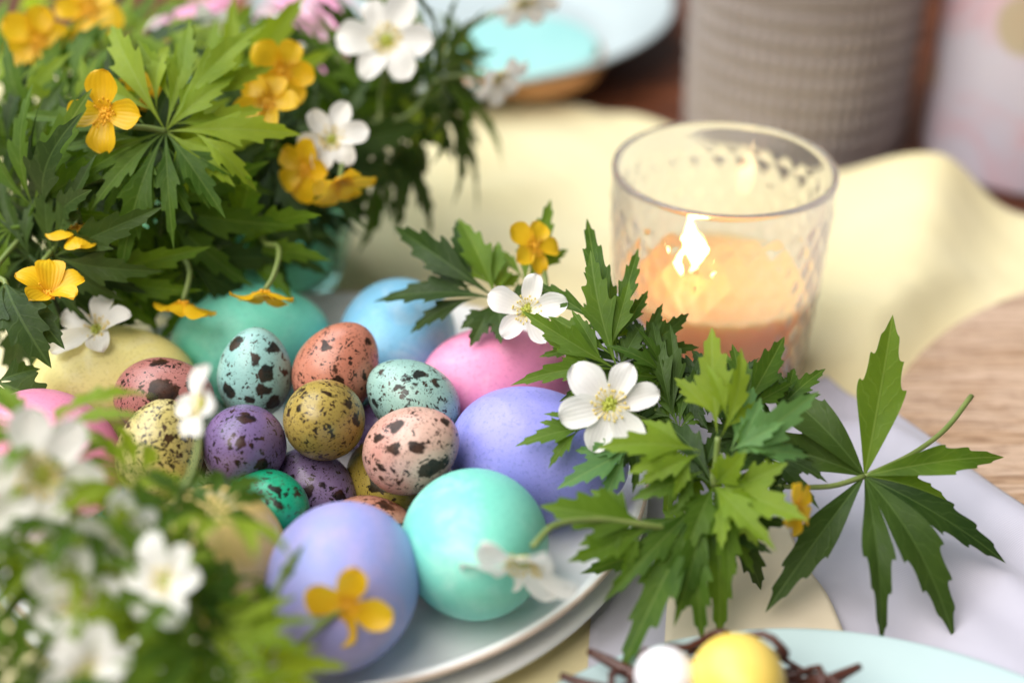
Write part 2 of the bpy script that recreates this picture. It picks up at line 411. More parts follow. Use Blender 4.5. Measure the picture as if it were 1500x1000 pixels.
# ------------------------------------------------------------------ eggs
def egg(name, c, L, W, ax, mat, label, cat, nu=48, nv=36, k=.10, group=None):
    vs, fs = [], []
    q = V(ax).normalized().to_track_quat('Z', 'Y')
    vs.append(V((0, 0, L / 2)))
    for j in range(1, nv):
        th = math.pi * j / nv; x = math.cos(th); r = W / 2 * math.sin(th) * (1 - k * x - .03 * x * x) / (1 + .25 * k * k)
        for i in range(nu): a = 2 * math.pi * i / nu; vs.append(V((r * math.cos(a), r * math.sin(a), L / 2 * x)))
    vs.append(V((0, 0, -L / 2)))
    for i in range(nu): fs.append((0, 1 + i, 1 + (i + 1) % nu))
    for j in range(nv - 2):
        for i in range(nu): a = 1 + j * nu; fs.append((a + i, a + nu + i, a + nu + (i + 1) % nu, a + (i + 1) % nu))
    a = 1 + (nv - 2) * nu
    for i in range(nu): fs.append((len(vs) - 1, a + (i + 1) % nu, a + i))
    o = link_mesh(name, vs, fs, mat); o.location = c; o.rotation_euler = q.to_euler()
    return tag(o, label, cat, group)
HG, QG = 'dyed hen eggs on the plate', 'speckled quail eggs piled on the plate'
mint = hen_mat('mint_dye', (.22, .68, .55), (.17, .62, .52), 1, pale=(.45, .80, .70))
hens = [
 ('H1', (-.0925, .4277, .0326), .056, .042, (.95, .25, .05), hen_mat('sea_green_dye', (.20, .72, .56), (.16, .66, .52), 2, pale=(.34, .80, .66)), 'sea green hen egg lying behind the turquoise speckled quail egg'),
 ('H2', (-.0412, .4275, .0326), .055, .0415, (-.15, -1, .1), hen_mat('sky_blue_dye', (.25, .58, .82), (.20, .50, .78), 3, pale=(.50, .70, .86)), 'sky blue hen egg at the back of the plate'),
 ('H3', (-.0048, .4005, .0320), .055, .041, (.9, .35, -.05), hen_mat('pink_dye', (.82, .30, .50), (.76, .24, .45), 4, pale=(.86, .45, .60)), 'bright pink hen egg beside the sky blue egg, under white flower'),
 ('H4', (.0083, .3585, .0336), .057, .0425, (.97, -.2, -.08), hen_mat('periwinkle_dye', (.27, .27, .72), (.20, .24, .66), 5, pale=(.40, .38, .80)), 'periwinkle blue hen egg lying sideways under the leafy sprigs'),
 ('H5', (-.0105, .3140, .0350), .055, .0425, (.1, -.9, .42), mint, 'mint turquoise hen egg behind the drooping white flower'),
 ('H6', (-.0473, .2955, .0352), .0555, .0425, (-.1, -.95, .1), hen_mat('lilac_dye', (.40, .36, .76), (.33, .38, .78), 6, pale=(.52, .42, .72)), 'lilac hen egg behind the orange yellow flower'),
 ('H7', (-.0835, .3055, .0360), .054, .041, (.2, -.9, .3), hen_mat('pale_yellow_dye', (.80, .60, .22), (.76, .54, .17), 7), 'warm yellow hen egg beside the emerald quail egg'),
 ('H8', (-.1415, .3513, .0375), .055, .041, (.8, -.6, .0), hen_mat('rose_dye', (.74, .27, .42), (.68, .22, .38), 8), 'rose pink hen egg next to the lemon hen egg'),
 ('H9', (-.1339, .3963, .0340), .056, .0425, (.95, .2, .05), hen_mat('lemon_dye', (.82, .76, .32), (.78, .70, .26), 9), 'lemon yellow hen egg behind the pink blotched quail egg'),
]
for n_, c, L, W, ax, m, lab in hens: egg('hen_egg', c, L, W, ax, m, lab, 'egg', group=HG, k=.11)
quails = [
 ((-.0834, .3860, .0468), .0305, .0242, (.1, .25, 1), ((.30, .58, .56), (.36, .64, .62), 11, .62, 1.1, .45), 'turquoise quail egg with large dark blotches standing upright'),
 ((-.0568, .3868, .0481), .0325, .0265, (.55, .35, .75), ((.62, .25, .17), (.54, .20, .13), 12, .36, .8, .55), 'salmon orange quail egg with small black spots'),
 ((-.0317, .3747, .0439), .0320, .0250, (-.8, .3, .45), ((.36, .58, .50), (.32, .54, .50), 13, .42, .8, .55), 'pale grey green quail egg next to the pink hen egg'),
 ((-.0578, .3575, .0482), .0310, .0250, (0, -.8, .55), ((.46, .34, .08), (.40, .29, .07), 14, .34, .7, .8), 'mustard yellow finely speckled quail egg on top of the pile'),
 ((-.0301, .3456, .0458), .0315, .0258, (.75, -.1, .55), ((.66, .30, .25), (.72, .46, .38), 15, .48, .9, .6), 'peach pink quail egg with brown blotches beside the mint egg'),
 ((-.0820, .3522, .0421), .0310, .0255, (.1, -.85, .5), ((.24, .16, .36), (.19, .13, .30), 16, .34, .9, .6), 'purple quail egg with dark brown blotches'),
 ((-.1099, .3718, .0474), .0320, .0245, (1, -.1, .1), ((.46, .19, .17), (.40, .15, .14), 27, .55, 1.7, .7), 'pink quail egg with one huge dark blotch'),
 ((-.1058, .3452, .0455), .0320, .0258, (.2, .4, .9), ((.58, .48, .14), (.64, .56, .26), 18, .6, 1., 1.15), 'yellow quail egg freckled with brown beside the purple one'),
 ((-.0625, .3540, .0236), .0310, .0250, (.8, -.5, -.1), ((.27, .19, .36), (.22, .15, .30), 19, .40, .8, .7), 'dusky violet quail egg below the mustard one'),
 ((-.0400, .3592, .0236), .0310, .0245, (.3, -.9, 0), ((.50, .38, .07), (.44, .32, .06), 20, .55, 1.3, .4), 'ochre quail egg wedged low between violet and peach eggs'),
 ((-.0419, .3300, .0245), .0315, .0250, (.9, -.2, 0), ((.58, .30, .22), (.50, .22, .15), 21, .5, 1., .7, (.02, .01, .006), (.09, .03, .014), .9), 'rust stained quail egg between the lilac and mint hen eggs'),
 ((-.0735, .3350, .0310), .0310, .0250, (.6, -.6, .4), ((.01, .42, .22), (.008, .36, .19), 22, .30, .7, .6), 'emerald green quail egg with tiny dark spots'),
 ((-.0975, .3330, .0240), .0310, .0245, (.9, -.3, 0), ((.50, .24, .18), (.42, .18, .13), 23, .5, 1., .7, (.02, .01, .006), (.09, .03, .014), .6), 'reddish brown quail egg low beside the yellow hen egg'),
 ((-.0640, .3977, .0240), .031, .0245, (.3, .9, 0), ((.24, .16, .36), (.2, .13, .3), 24, .4, .9, .6), 'quail egg half buried under the salmon orange one'),
 ((-.0886, .3713, .0241), .031, .0245, (.9, .3, 0), ((.55, .50, .34), (.5, .44, .3), 25, .4, .9, .6), 'cream quail egg half buried behind the purple one'),
 ((-0.126, 0.3473, 0.03), .031, .025, (.5, .8, 0), ((.16, .50, .66), (.13, .45, .62), 26, .3, .7, .5), 'light blue quail egg glimpsed behind the blurred leaves'),
 ((-.0416, .3888, .0240), .031, .0245, (.1, 1, 0), ((.26, .18, .40), (.2, .14, .33), 28, .4, .9, .6), 'violet quail egg glimpsed between mustard and grey green eggs'),
]
BLOTS = {  # blotches of single eggs: across, up and size, in half-widths of the egg as seen from the front above
 0: ((-.35,.72,.25),(.16,.38,.17),(.6,.56,.2),(-.53,0,.1),(.45,0,.22),(-.53,-.42,.22),(.38,-.42,.22),(.5,-.75,.25),(0,-.68,.12),(-.8,.44,.1),(.88,.05,.12)),
 1: ((-.18,.6,.16),(.17,0,.09),(.14,-.26,.14),(.22,.26,.07),(-.3,.18,.06),(.7,-.18,.1),(.7,.6,.1),(.03,.75,.07),(.37,.48,.05),(.88,.16,.05)),
 2: ((.2,.65,.2),(-.11,.54,.1),(.13,.34,.1),(-.26,.3,.14),(-.85,-.04,.15),(-.65,.6,.12),(.75,.03,.09),(.6,.4,.14),(-.15,-.2,.08),(.75,-.5,.12),(.47,-.38,.1)),
 3: ((-.36,.33,.13),(.64,.43,.18),(-.76,.25,.12),(.87,0,.16),(.25,.64,.12),(-.5,.74,.12),(.3,-.3,.06),(0,-.88,.15),(.7,-.1,.06)),
 4: ((-.28,.65,.2),(-.7,.33,.16),(-.34,.04,.2),(.19,.15,.15),(.69,.56,.15),(.48,-.43,.27),(.70,-.25,.22),(-.1,-.08,.08),(-.63,-.37,.1),(-.25,-.68,.1),(.13,.77,.08),(-.55,-.65,.1)),
 5: ((.2,.69,.2),(.09,.15,.14),(-.1,.3,.08),(.53,.37,.09),(.37,.06,.08),(.08,-.28,.08),(.53,-.42,.22),(-.17,.12,.07)),
 6: ((.10,.20,.30),(.32,.10,.30),(.0,.86,.2),(-.75,.3,.1)),
 8: ((0,.05,.2),(.4,.25,.1),(.7,0,.15),(-.4,.4,.1)), 9: ((-.1,.1,.34),(.4,.4,.12)),
 11: ((.4,.25,.12),(-.55,.15,.08),(-.8,-.05,.1),(-.2,-.4,.05),(.2,.28,.08),(.75,.45,.1),(-.1,.6,.06)),
}
for i, (c, L, W, ax, mp, lab) in enumerate(quails):
    q = V(ax).normalized().to_track_quat('Z', 'Y').inverted(); sp = []
    for (x, y, k) in BLOTS.get(i, ()):
        d = q @ (V((1, 0, 0)) * x + V((0, .53, .848)) * y + V((0, -.848, .53)) * math.sqrt(max(.02, 1 - x * x - y * y)))
        t = 1 / math.sqrt((d.x ** 2 + d.y ** 2) / (W / 2) ** 2 + d.z ** 2 / (L / 2) ** 2); d *= t
        sp.append((d.x, d.y, d.z, k * W / 2))
    if sp: mp = (*mp[:3], mp[3] * .4, *mp[4:])
    egg('quail_egg', c, L, W, ax, quail_mat('quail_shell', *mp, spots=sp), lab, 'egg', group=QG, k=.10)

# ------------------------------------------------------------------ glass, candle
GX, GY, G0 = .0755, .461, .0036
def candle_glass():
    n, H_ = 224, .0815; R0, R1 = .0350, .0402
    outer, inner = [], []
    for j in range(81):
        t = j / 80; outer.append((R0 + (R1 - R0) * t ** .8, G0 + H_ * t))
    for j in range(30):
        t = 1 - j / 29; inner.append((R0 + (R1 - R0) * (.07 + .93 * t) ** .8 - .0024, G0 + .006 + (H_ - .0065) * t))
    pr = [(.0001, G0), (R0 - .004, G0), (R0 - .001, G0 + .0006)] + [(r, z + (.0012 if j == 0 else 0)) for j, (r, z) in enumerate(outer[:-1])] + [(R1 - .0004, G0 + H_ + .0003), (R1 - .0012, G0 + H_ + .0006), (R1 - .002, G0 + H_ + .0003)] + inner + [(.0001, G0 + .006)]
    k0, k1 = 3, 3 + 80
    def disp(a, z, j):
        if not (k0 + 6 <= j <= k1 - 9): return 0
        e = min(1, (j - k0 - 6) / 3, (k1 - 9 - j) / 3)
        p, q = 14 * a + (z - G0) * 230, 14 * a - (z - G0) * 230
        return .0008 * e * (min(abs(math.sin(p)), abs(math.sin(q))) - .3)
    return lathe(pr, n, GX, GY, disp)
v, f = candle_glass(); tag(link_mesh('candle_glass', v, f, M['glass'], loc=(GX, GY, G0)), 'clear cut glass tumbler with diamond pattern holding the lit candle', 'candle holder')
ct = thing('candle', (GX, GY, G0 + .0065), 'short peach orange candle burning inside the glass tumbler', 'candle')
wz = .0405
pr = [(.0001, G0 + .0064)] + [(.0350 + .0052 * (.07 + .93 * t) ** .8 - .0029, G0 + .0064 + (wz - G0 - .0064) * t / .47 * 1.0) for t in [x * .047 for x in range(11)]]
rt = pr[-1][0]; pr += [(rt - .0006, wz + .0006), (rt - .002, wz + .0002), (rt - .006, wz - .0012), (.012, wz - .0016), (.004, wz - .0014), (.0001, wz - .0012)]
v, f = lathe(pr, 72, GX, GY); link_mesh('wax', v, f, M['wax'], ct)
fx, fy = GX - .008, GY
v, f = tube([(fx, fy, wz - .002), (fx + .0002, fy, wz + .003), (fx - .0005, fy, wz + .0065)], .0008, .0006, 8); link_mesh('wick', v, f, M['wick'], ct)
m, nt, out = new_mat('flame'); g = N(nt)
tr = g.n('BsdfTransparent'); em = g.n('Emission'); ad = g.n('AddShader')
lw = g.n('LayerWeight'); g.set(lw, 'Blend', .35)
g.set(em, 'Color', g.mix(lw.outputs['Facing'], (1, .72, .34), (1, .42, .10))); g.set(em, 'Strength', 7.)
nt.links.new(tr.outputs[0], ad.inputs[0]); nt.links.new(em.outputs[0], ad.inputs[1]); nt.links.new(ad.outputs[0], out.inputs[0]); M['flame'] = m
fp = [(.0001, 0), (.0022, .0012), (.0036, .0045), (.0038, .008), (.0030, .0125), (.0017, .0175), (.0006, .0215), (.0001, .023)]
v, f = lathe([(r * 1.1, z * .92 + wz + .0030) for r, z in fp], 24, fx, fy); v = [(x - (z - wz) * .12, y, z) for x, y, z in v]
link_mesh('flame', v, f, M['flame'], ct)
l = bpy.data.lights.new('flame_light', 'POINT'); l.energy = .009; l.color = (1, .55, .22); l.shadow_soft_size = .004
lo = bpy.data.objects.new('flame_light', l); C.objects.link(lo); lo.location = (fx - .001, fy, wz + .014)

# ------------------------------------------------------------------ vase
VX, VY = -.117, .532
def wall(R0, R1, z0, h, th, bump=None, n=96):
    pr = [(.0001, z0), (R0 - .003, z0), (R0, z0 + .002)] + [(R0 + (R1 - R0) * t / 20, z0 + .002 + (h - .002) * t / 20) for t in range(1, 21)]
    pr += [(R1 - th * .5, z0 + h + .0008)] + [(R0 + (R1 - R0) * t / 20 - th, z0 + .007 + (h - .007) * t / 20) for t in range(20, -1, -1)] + [(.0001, z0 + .007)]
    return lathe(pr, n, VX, VY, bump)
v, f = wall(.045, .060, .0024, .070, .0028, lambda a, z, j: .0010 * abs(math.sin(9 * a + z * 60)) if 3 < j < 22 else 0, 144)
tag(link_mesh('glass_vase', v, f, M['teal_glass'], loc=(VX, VY, 0)), 'teal tinted glass vase full of flowers and leaves', 'vase')

# ------------------------------------------------------------------ cups behind
def cup(cx, cy, R0, R1, h, mat, label, disp=None, n=180):
    t = thing('cup', (cx, cy, .0005), label, 'cup'); z0 = .0005; K = 60
    pr = [(.0001, z0), (R0 - .004, z0), (R0 - .001, z0 + .001)] + [(R0 + (R1 - R0) * j / K, z0 + .003 + (h - .003) * j / K) for j in range(K + 1)] + [(R1 - .0015, z0 + h + .001)]
    v, f = lathe(pr, n, cx, cy, disp); link_mesh('cup_wall', v, f, mat, t)
    v, f = lathe([(R1 - .0015, z0 + h + .001), (R1 - .003, z0 + h), (R1 - .0035, z0 + h * .5), (R0 - .004, z0 + .006), (.0001, z0 + .006)], 96, cx, cy); link_mesh('inside', v, f, M['cup_inner'], t)
    return t
M['knit'] = plain_mat('grey_beige_glaze', (.25, .215, .205), (.31, .27, .26), .55, 30, .2)
cup(.1445, .683, .0535, .0565, .135, M['knit'], 'tall grey beige cup with a waffle relief behind the candle', lambda a, z, j: .0026 * abs(math.sin(a * 32)) * abs(math.sin(z * 300)) if 3 < j < 62 else 0, 360)
m, nt, out = new_mat('floral_print'); g = N(nt)
co = g.coord('Object', (2, 1, 4), (1, 1, 1)); wn = g.noise(co, 26, 3, .6, .8)
col = g.mix(g.rng(wn.outputs[0], .46, .66), (.56, .53, .62), (.62, .40, .46))
vo = g.n('TexVoronoi'); g.set(vo, 'Vector', co); g.set(vo, 'Scale', 34.)
sp = g.n('SeparateColor'); nt.links.new(vo.outputs['Color'], sp.inputs[0])
rad = g.rng(sp.outputs[0], .4, .9, 0, .62); mk = g.rng(g.math('SUBTRACT', rad, vo.outputs['Distance']), 0, .1)
col = g.mix(g.math('MULTIPLY', mk, .8), col, g.mix(g.rng(sp.outputs[1], .45, .55), (.42, .36, .20), (.60, .26, .34)))
g.pbsdf(out, Base_Color=col, Roughness=.35); M['floral'] = m
cup(.259, .655, .052, .054, .13, M['floral'], 'pale lilac cup with pink and olive floral print')

# ------------------------------------------------------------------ cookies
def cookie(c, rx, ry, rz, tilt, icing, label, dots=(), shape=None):
    n = 48; q = Matrix.Translation(c) @ Matrix.Rotation(rz, 4, 'Z') @ Matrix.Rotation(tilt, 4, 'X')
    t = thing('iced_cookie', c, label, 'cookie', 'iced cookies on the far plate')
    def slab(k, z0, z1, rnd):
        rings = [(k - rnd, z0), (k, z0 + rnd * .8), (k, z1 - rnd * 1.2), (k - rnd, z1 - rnd * .2), (k - rnd * 3, z1)]; vs, fs = [], []
        for r_, z in rings:
            for i in range(n):
                a = 2 * math.pi * i / n; s = 1 + (shape(a) if shape else 0)
                vs.append(q @ V(((rx * s - (.0 - r_)) * math.cos(a), (ry * s + r_) * math.sin(a), z)))
        for j in range(len(rings) - 1):
            for i in range(n): fs.append((j * n + i, j * n + (i + 1) % n, (j + 1) * n + (i + 1) % n, (j + 1) * n + i))
        fs.append(tuple(reversed(range(n)))); fs.append(tuple(range((len(rings) - 1) * n, len(rings) * n)))
        return vs, fs
    v, f = slab(0, 0, .009, .001); link_mesh('biscuit', v, f, M['biscuit'], t)
    v, f = slab(-.003, .0092, .0125, .0008); ic = link_mesh('icing', v, f, icing, t)
    for (x, y, r) in dots:
        b, f = ball((0, 0, 0), r, .5, 10, 6); link_mesh('icing_dot', [q @ (V(p) + V((x, y, .0125))) for p in b], f, M['white_icing'], ic)
    return t
eggy = lambda a: -.10 * math.sin(a)
cookie((.006, .735, .020), .042, .040, .25, .10, M['teal_icing'], 'turquoise iced cookie on the far plate', (), eggy)
cookie((-.107, .722, .036), .028, .036, .1, .45, M['pink_icing'], 'deep pink iced cookie with white icing dots', ((-.004, -.013, .0045), (.006, -.014, .004), (-.017, .008, .004), (.016, .004, .004), (.0, .012, .004)), eggy)
cookie((-.172, .765, .028), .017, .034, -.75, .25, M['pink_icing'], 'slim pink iced cookie leaning behind the bouquet', ((-.004, -.024, .005),))

# ------------------------------------------------------------------ nest with candy eggs
def nest(cx, cy, z):
    r = random.Random(3); t = thing('chocolate_nest', (cx, cy, z), 'nest of dark chocolate shreds on the aqua plate', 'nest'); parts = []
    for i in range(90):
        a = r.uniform(0, 6.28); rad = r.uniform(.017, .034); zz = z + r.uniform(.002, .020); pts = []
        for k in range(5):
            b = a + (k - 2) * r.uniform(.16, .3); pts.append((cx + rad * math.cos(b) + r.uniform(-.003, .003), cy + rad * math.sin(b) + r.uniform(-.003, .003), max(z + .0015, zz + r.uniform(-.004, .004))))
        parts.append(tube(pts, r.uniform(.0009, .0016), .0007, 5, 3))
    for (dx, dy, dz) in ((.029, .020, .013), (-.028, .024, .014), (-.034, .018, .012)):
        parts.append(tube([(cx + dx * .6, cy + dy * .6, z + .014), (cx + dx, cy + dy, z + dz), (cx + dx * 1.28, cy + dy * 1.2, z + dz + .001)], .0026, .0010, 7, 4))
    v, f = join(parts); o = link_mesh('chocolate_shreds', v, f, M['chocolate'], t); o['kind'] = 'stuff'
nest(.0565, .2540, .0095)
egg('candy_egg', (0.0588, 0.2654, 0.03), .028, .0245, (.2, -.9, .3), plain_mat('yellow_sugar_shell', (.84, .60, .10), (.86, .64, .16), .4, 60, .05), 'shiny yellow candy egg in the chocolate nest', 'candy egg', 36, 24)
egg('candy_egg', (0.0404, 0.2693, 0.028), .0190, .0160, (.3, -.8, .4), plain_mat('white_sugar_shell', (.82, .80, .86), None, .4, 60, .05), 'small white candy egg in the chocolate nest', 'candy egg', 36, 24)

# ------------------------------------------------------------------ plants
def leaflet(base, tip, width, nrm, rng, arch=.10, fold=.22, cut=.7):
    """one toothed leaf segment: two rows of cells from the midrib to a cut outline"""
    base, tip = V(base), V(tip); ax = tip - base; L = ax.length; ax.normalize()
    nrm = V(nrm); nrm = (nrm - ax * nrm.dot(ax))
    if nrm.length < 1e-4: nrm = ax.orthogonal()
    nrm.normalize(); side = nrm.cross(ax)
    vs, fs, uv = [], [], []; ph = rng.uniform(0, 6); wav = rng.uniform(.012, .03) * L; bend = rng.uniform(-.10, .10); tw = rng.uniform(-.55, .55); arch = arch * rng.uniform(.3, 1.9)
    for sg in (-1, 1):
        j = lambda a, b: a + rng.uniform(-b, b)
        k = 1 - cut * rng.uniform(.75, 1.1)
        ctl = [(0, .015), (.09, .05), (.21, j(.17, .03)), (.32, j(.38, .05)), (.43, j(.70, .06)), (j(.53, .02), j(.96, .06)), (j(.575, .02), j(.98, .06))]
        ctl += [(.525, j(.46, .04) + .34 * k), (.62, j(.56, .04) + .12 * k), (j(.70, .02), j(.72, .05)), (j(.745, .02), j(.70, .05))]
        ctl += [(.705, j(.31, .03) + .22 * k), (.79, j(.36, .03) + .06 * k), (j(.885, .015), j(.42, .04)), (.865, j(.19, .02) + .10 * k), (.93, .16), (1.0, 0)]
        if cut < .3: ctl[1:5] = [(.07, .16), (.19, j(.40, .03)), (.32, j(.64, .04)), (.43, j(.84, .05))]
        P = [V((a, b, 0)) for a, b in ctl]; sm = []
        for p, q in zip(P, P[1:]):
            for k in range(3): sm.append(p.lerp(q, k / 3))
        sm.append(P[-1])
        for _ in range(4 if cut > .3 else 6):
            sm = [sm[0]] + [sm[i] * .6 + (sm[i - 1] + sm[i + 1]) * .2 for i in range(1, len(sm) - 1)] + [sm[-1]]
        o = len(vs); last = 0.
        for i, p in enumerate(sm):
            s, wd = p.x, max(0, p.y); m0 = max(last, min(1, s - .22 * wd)); last = m0 + 1e-4
            for k, fr in enumerate((0, .5, 1.)):
                a = m0 + (s - m0) * fr; b = wd * fr
                h = arch * L * (4 * a * (1 - a) * .6 - a * a * .9) + fold * b * width / 2 * (1 - .35 * b) + wav * math.sin(a * 9 + ph + sg) * b
                sd = side * math.cos(tw * a) + nrm * math.sin(tw * a)
                vs.append(base + ax * (a * L) + side * (bend * L * a * a) + sd * (sg * b * width / 2) + nrm * h); uv.append((.5 + sg * b * .5, a))
        for i in range(len(sm) - 1):
            for k in range(2):
                a = o + i * 3 + k; q = (a, a + 1, a + 4, a + 3)
                fs.append(q if sg > 0 else tuple(reversed(q)))
    return vs, fs, uv
def leaf(parent, segs, mat, rng, petiole=None, nrm=(0, -.55, .83), arch=.12, fold=.30, cut=.55, split=0.):
    """one compound leaf: segments (base, tip, width[, normal]) joined at the petiole"""
    vs, fs, uv = [], [], []
    full = []
    for s in segs:
        nn = V(s[3] if len(s) > 3 else nrm); full.append((V(s[0]), V(s[1]), s[2], nn))
        if split:                                     # deeply divided: two narrower side segments leave low on the main one
            d = V(s[1]) - V(s[0]); sd = nn.cross(d).normalized() * d.length
            for sg in (-1, 1):
                k = split * rng.uniform(.85, 1.1); b0 = V(s[0]) + d * rng.uniform(.10, .22); an = rng.uniform(.42, .68)
                full.append((b0, b0 + (d * math.cos(an) + sd * (sg * math.sin(an))) * k - nn.normalized() * d.length * rng.uniform(0, .12), s[2] * .72 * k / .62, nn + V((rng.uniform(-.2, .2), 0, rng.uniform(-.2, .2)))))
    for s in full:
        v, f, u = leaflet(s[0], s[1], s[2] * (1.0 if cut > .3 else .68), s[3], rng, arch, fold, cut); o = len(vs)
        vs += v; fs += [tuple(i + o for i in q) for q in f]; uv += u
    if petiole:
        v, f = tube(petiole, .0009, .0007, 6, 4); o = len(vs); vs += v; fs += [tuple(i + o for i in q) for q in f]; uv += [(.8, .5)] * len(v)
    return link_mesh('leaf', vs, fs, mat, parent, uv)
def flower(parent, c, nrm, size, kind, rng, n=None, cup=.25, spin=None, droop=None):
    c, nz = V(c), V(nrm).normalized(); ux = nz.orthogonal().normalized(); uy = nz.cross(ux)
    white = kind == 'white'; n = n or (6 if white else 5); spin = rng.uniform(0, 6) if spin is None else spin; Rr = size / 2
    parts = []
    for i in range(14 if white else 16):                                           # head of carpels
        a, b = i * 2.4, math.sqrt(i / 16) * .085 * size
        parts.append(ball(c + (ux * math.cos(a) + uy * math.sin(a)) * b + nz * (.05 * size - b * .4), .026 * size, 1.2, 6, 4))
    fl = link_mesh('flower', *join(parts), M['carpel'] if white else M['orange_anther'], parent)
    st = []
    for i in range(26 if white else 22):                                           # stamens
        a = i * 6.283 / 26 + rng.uniform(-.1, .1); rr = size * rng.uniform(.12, .19); d = ux * math.cos(a) + uy * math.sin(a)
        tip = c + d * rr + nz * size * rng.uniform(.05, .11)
        st.append(tube([c + d * .06 * size, c + d * rr * .6 + nz * size * .06, tip], .0045 * size, .004 * size, 4, 1)); st.append(ball(tip, .014 * size, 1.3, 5, 4))
    link_mesh('stamens', *join(st), M['anther'] if white else M['orange_anther'], fl, loc=None)
    mat = M['white_petal'] if white else M['yellow_petal']
    for i in range(n):
        a = spin + 6.283 * i / n + rng.uniform(-.12, .12); d = ux * math.cos(a) + uy * math.sin(a); e = nz.cross(d)
        el = cup + rng.uniform(-.16, .16); L = Rr * rng.uniform(.86, 1.08); W = L * (.52 if white else .66) * rng.uniform(.88, 1.1); tw = rng.uniform(-.25, .25); lift = .0006 * (i % 2)
        vs, fs, uv = [], [], []; nu, nv = 6, 9
        for j in range(nv + 1):
            t = 1 - (1 - j / nv) ** 1.5; q = (t - .60) / .40
            wd = W * (1 + .05 * math.sin(t * 11 + i * 2.1)) * (math.sqrt(max(0, 1 - q * q)) if q > 0 else .26 + .74 * math.sin(math.pi / 2 * t / .60))
            rad = L * t
            for k in range(nu + 1):
                s = (k / nu - .5) * 2; tt = rad
                ang = el * (1.0 - (.55 if cup > .1 else 1.2) * t)
                h = .05 * L * math.sin(s * 4 + i + t * 5) * t * t + tt * math.sin(ang) + wd * .20 * s * s + .03 * L * math.sin(t * 7 + i) + wd * s * tw * .35
                vs.append(c + d * (tt * math.cos(ang) + .03 * size) + e * (wd * s * .62) + nz * (h + lift)); uv.append((k / nu, t))
        for j in range(nv):
            for k in range(nu): q = j * (nu + 1) + k; fs.append((q, q + 1, q + nu + 2, q + nu + 1))
        link_mesh('petal', vs, fs, mat, fl, uv)
    return fl
def sprig(label, stems, leaves=(), flowers=(), seed=0, group=None, r=.0011, stem_mat='stem', name='anemone_sprig', split=0., cut=.68):
    """stems: lists of points; leaves: (material, [segments], petiole or None); flowers: (pos, normal, size, kind, kwargs)"""
    rng = random.Random(seed); base = V(stems[0][0])
    t = thing(name, base, label, 'flower sprig' if flowers else 'leaf sprig', group)
    for s in stems: link_mesh('stem', *tube(s, r, r * .8), M[stem_mat], t)
    for lf in leaves: leaf(t, lf[1], M[lf[0]], rng, lf[2] if len(lf) > 2 else None, split=split, cut=cut)
    for f in flowers: flower(t, f[0], f[1], f[2], f[3], rng, **(f[4] if len(f) > 4 else {}))
    return t
def whorl(p, axis, rng, nleaf=3, size=.045, el=.25, mats=('mid',), spin=None, wide=.31):
    """leaves set round a stem at p: each fans out three to five toothed segments"""
    p, ax = V(p), V(axis).normalized(); ux = ax.orthogonal().normalized(); uy = ax.cross(ux); sp = rng.uniform(0, 6.28) if spin is None else spin; out = []
    for i in range(nleaf):
        a = sp + 6.283 * i / nleaf + rng.uniform(-.3, .3); d = (ux * math.cos(a) + uy * math.sin(a)); e = el + rng.uniform(-.3, .3)
        d = (d * math.cos(e) + ax * math.sin(e)).normalized(); s = ax.cross(d).normalized(); nn = d.cross(s); L = size * rng.uniform(.8, 1.15); b = p + d * L * .16; segs = []
        for ang, k in ((0, 1), (.50, .86), (-.50, .86), (1.05, .62), (-1.05, .62)):
            dd = d * math.cos(ang) + s * math.sin(ang) + V((0, 0, -.12)); segs.append((b, b + dd.normalized() * L * k, L * wide * k * rng.uniform(.8, 1.1), nn if nn.z > 0 else -nn))
        out.append((rng.choice(mats), segs, [p, b]))
    return out
def extra(pts, size, mats, seed):
    rg = random.Random(seed); out = []
    for p in pts: out += [(m, sg, pt) for m, sg, pt in whorl(p, (rg.uniform(-.4, .4), -.5, .8), rg, 2, size * rg.uniform(.8, 1.2), .3, mats)]
    return out

# ---- sprigs on the right, lying over plate rim, napkin and eggs
RG = 'sprigs laid beside the egg plate'
cR1 = (0.1053, 0.3391, 0.0407)
sprig('dark leaf sprig with bare cut stem spread over the lilac napkin', [[(0.1454, 0.3725, 0.0469), (0.1341, 0.3588, 0.0439), (0.1213, 0.3482, 0.0421), cR1], [cR1, (0.0942, 0.3351, 0.04), (0.0806, 0.3335, 0.0412), (0.0683, 0.3383, 0.0393)]], [
  ('mid', [(cR1, (0.1148, 0.3693, 0.0795), 0.0234, (0, -.75, .66))]),
  ('dark', [(cR1, (0.0777, 0.3661, 0.0651), 0.0210, (-.2, -.6, .75)), (cR1, (0.0695, 0.351, 0.0465), 0.0192, (0, -.5, .85))]),
  ('mid', [(cR1, (0.1504, 0.3463, 0.0465), 0.0150, (0, -.7, .7)), (cR1, (0.1331, 0.3381, 0.0335), 0.0108, (0, -.6, .8))]),
  ('dark', [(cR1, (0.1465, 0.3198, 0.023), 0.0174, (.1, -.5, .85))]),
  ('dark', [(cR1, (0.1262, 0.2981, 0.016), 0.0228, (.25, -.6, .75)), (cR1, (0.1028, 0.2933, 0.018), 0.0150, (0, -.7, .7))]),
  ('dark', [(cR1, (0.073, 0.3058, 0.018), 0.0174, (-.2, -.6, .75))]),
], seed=31, r=.0009, cut=.15)
cR2 = (0.0585, 0.3272, 0.0461)
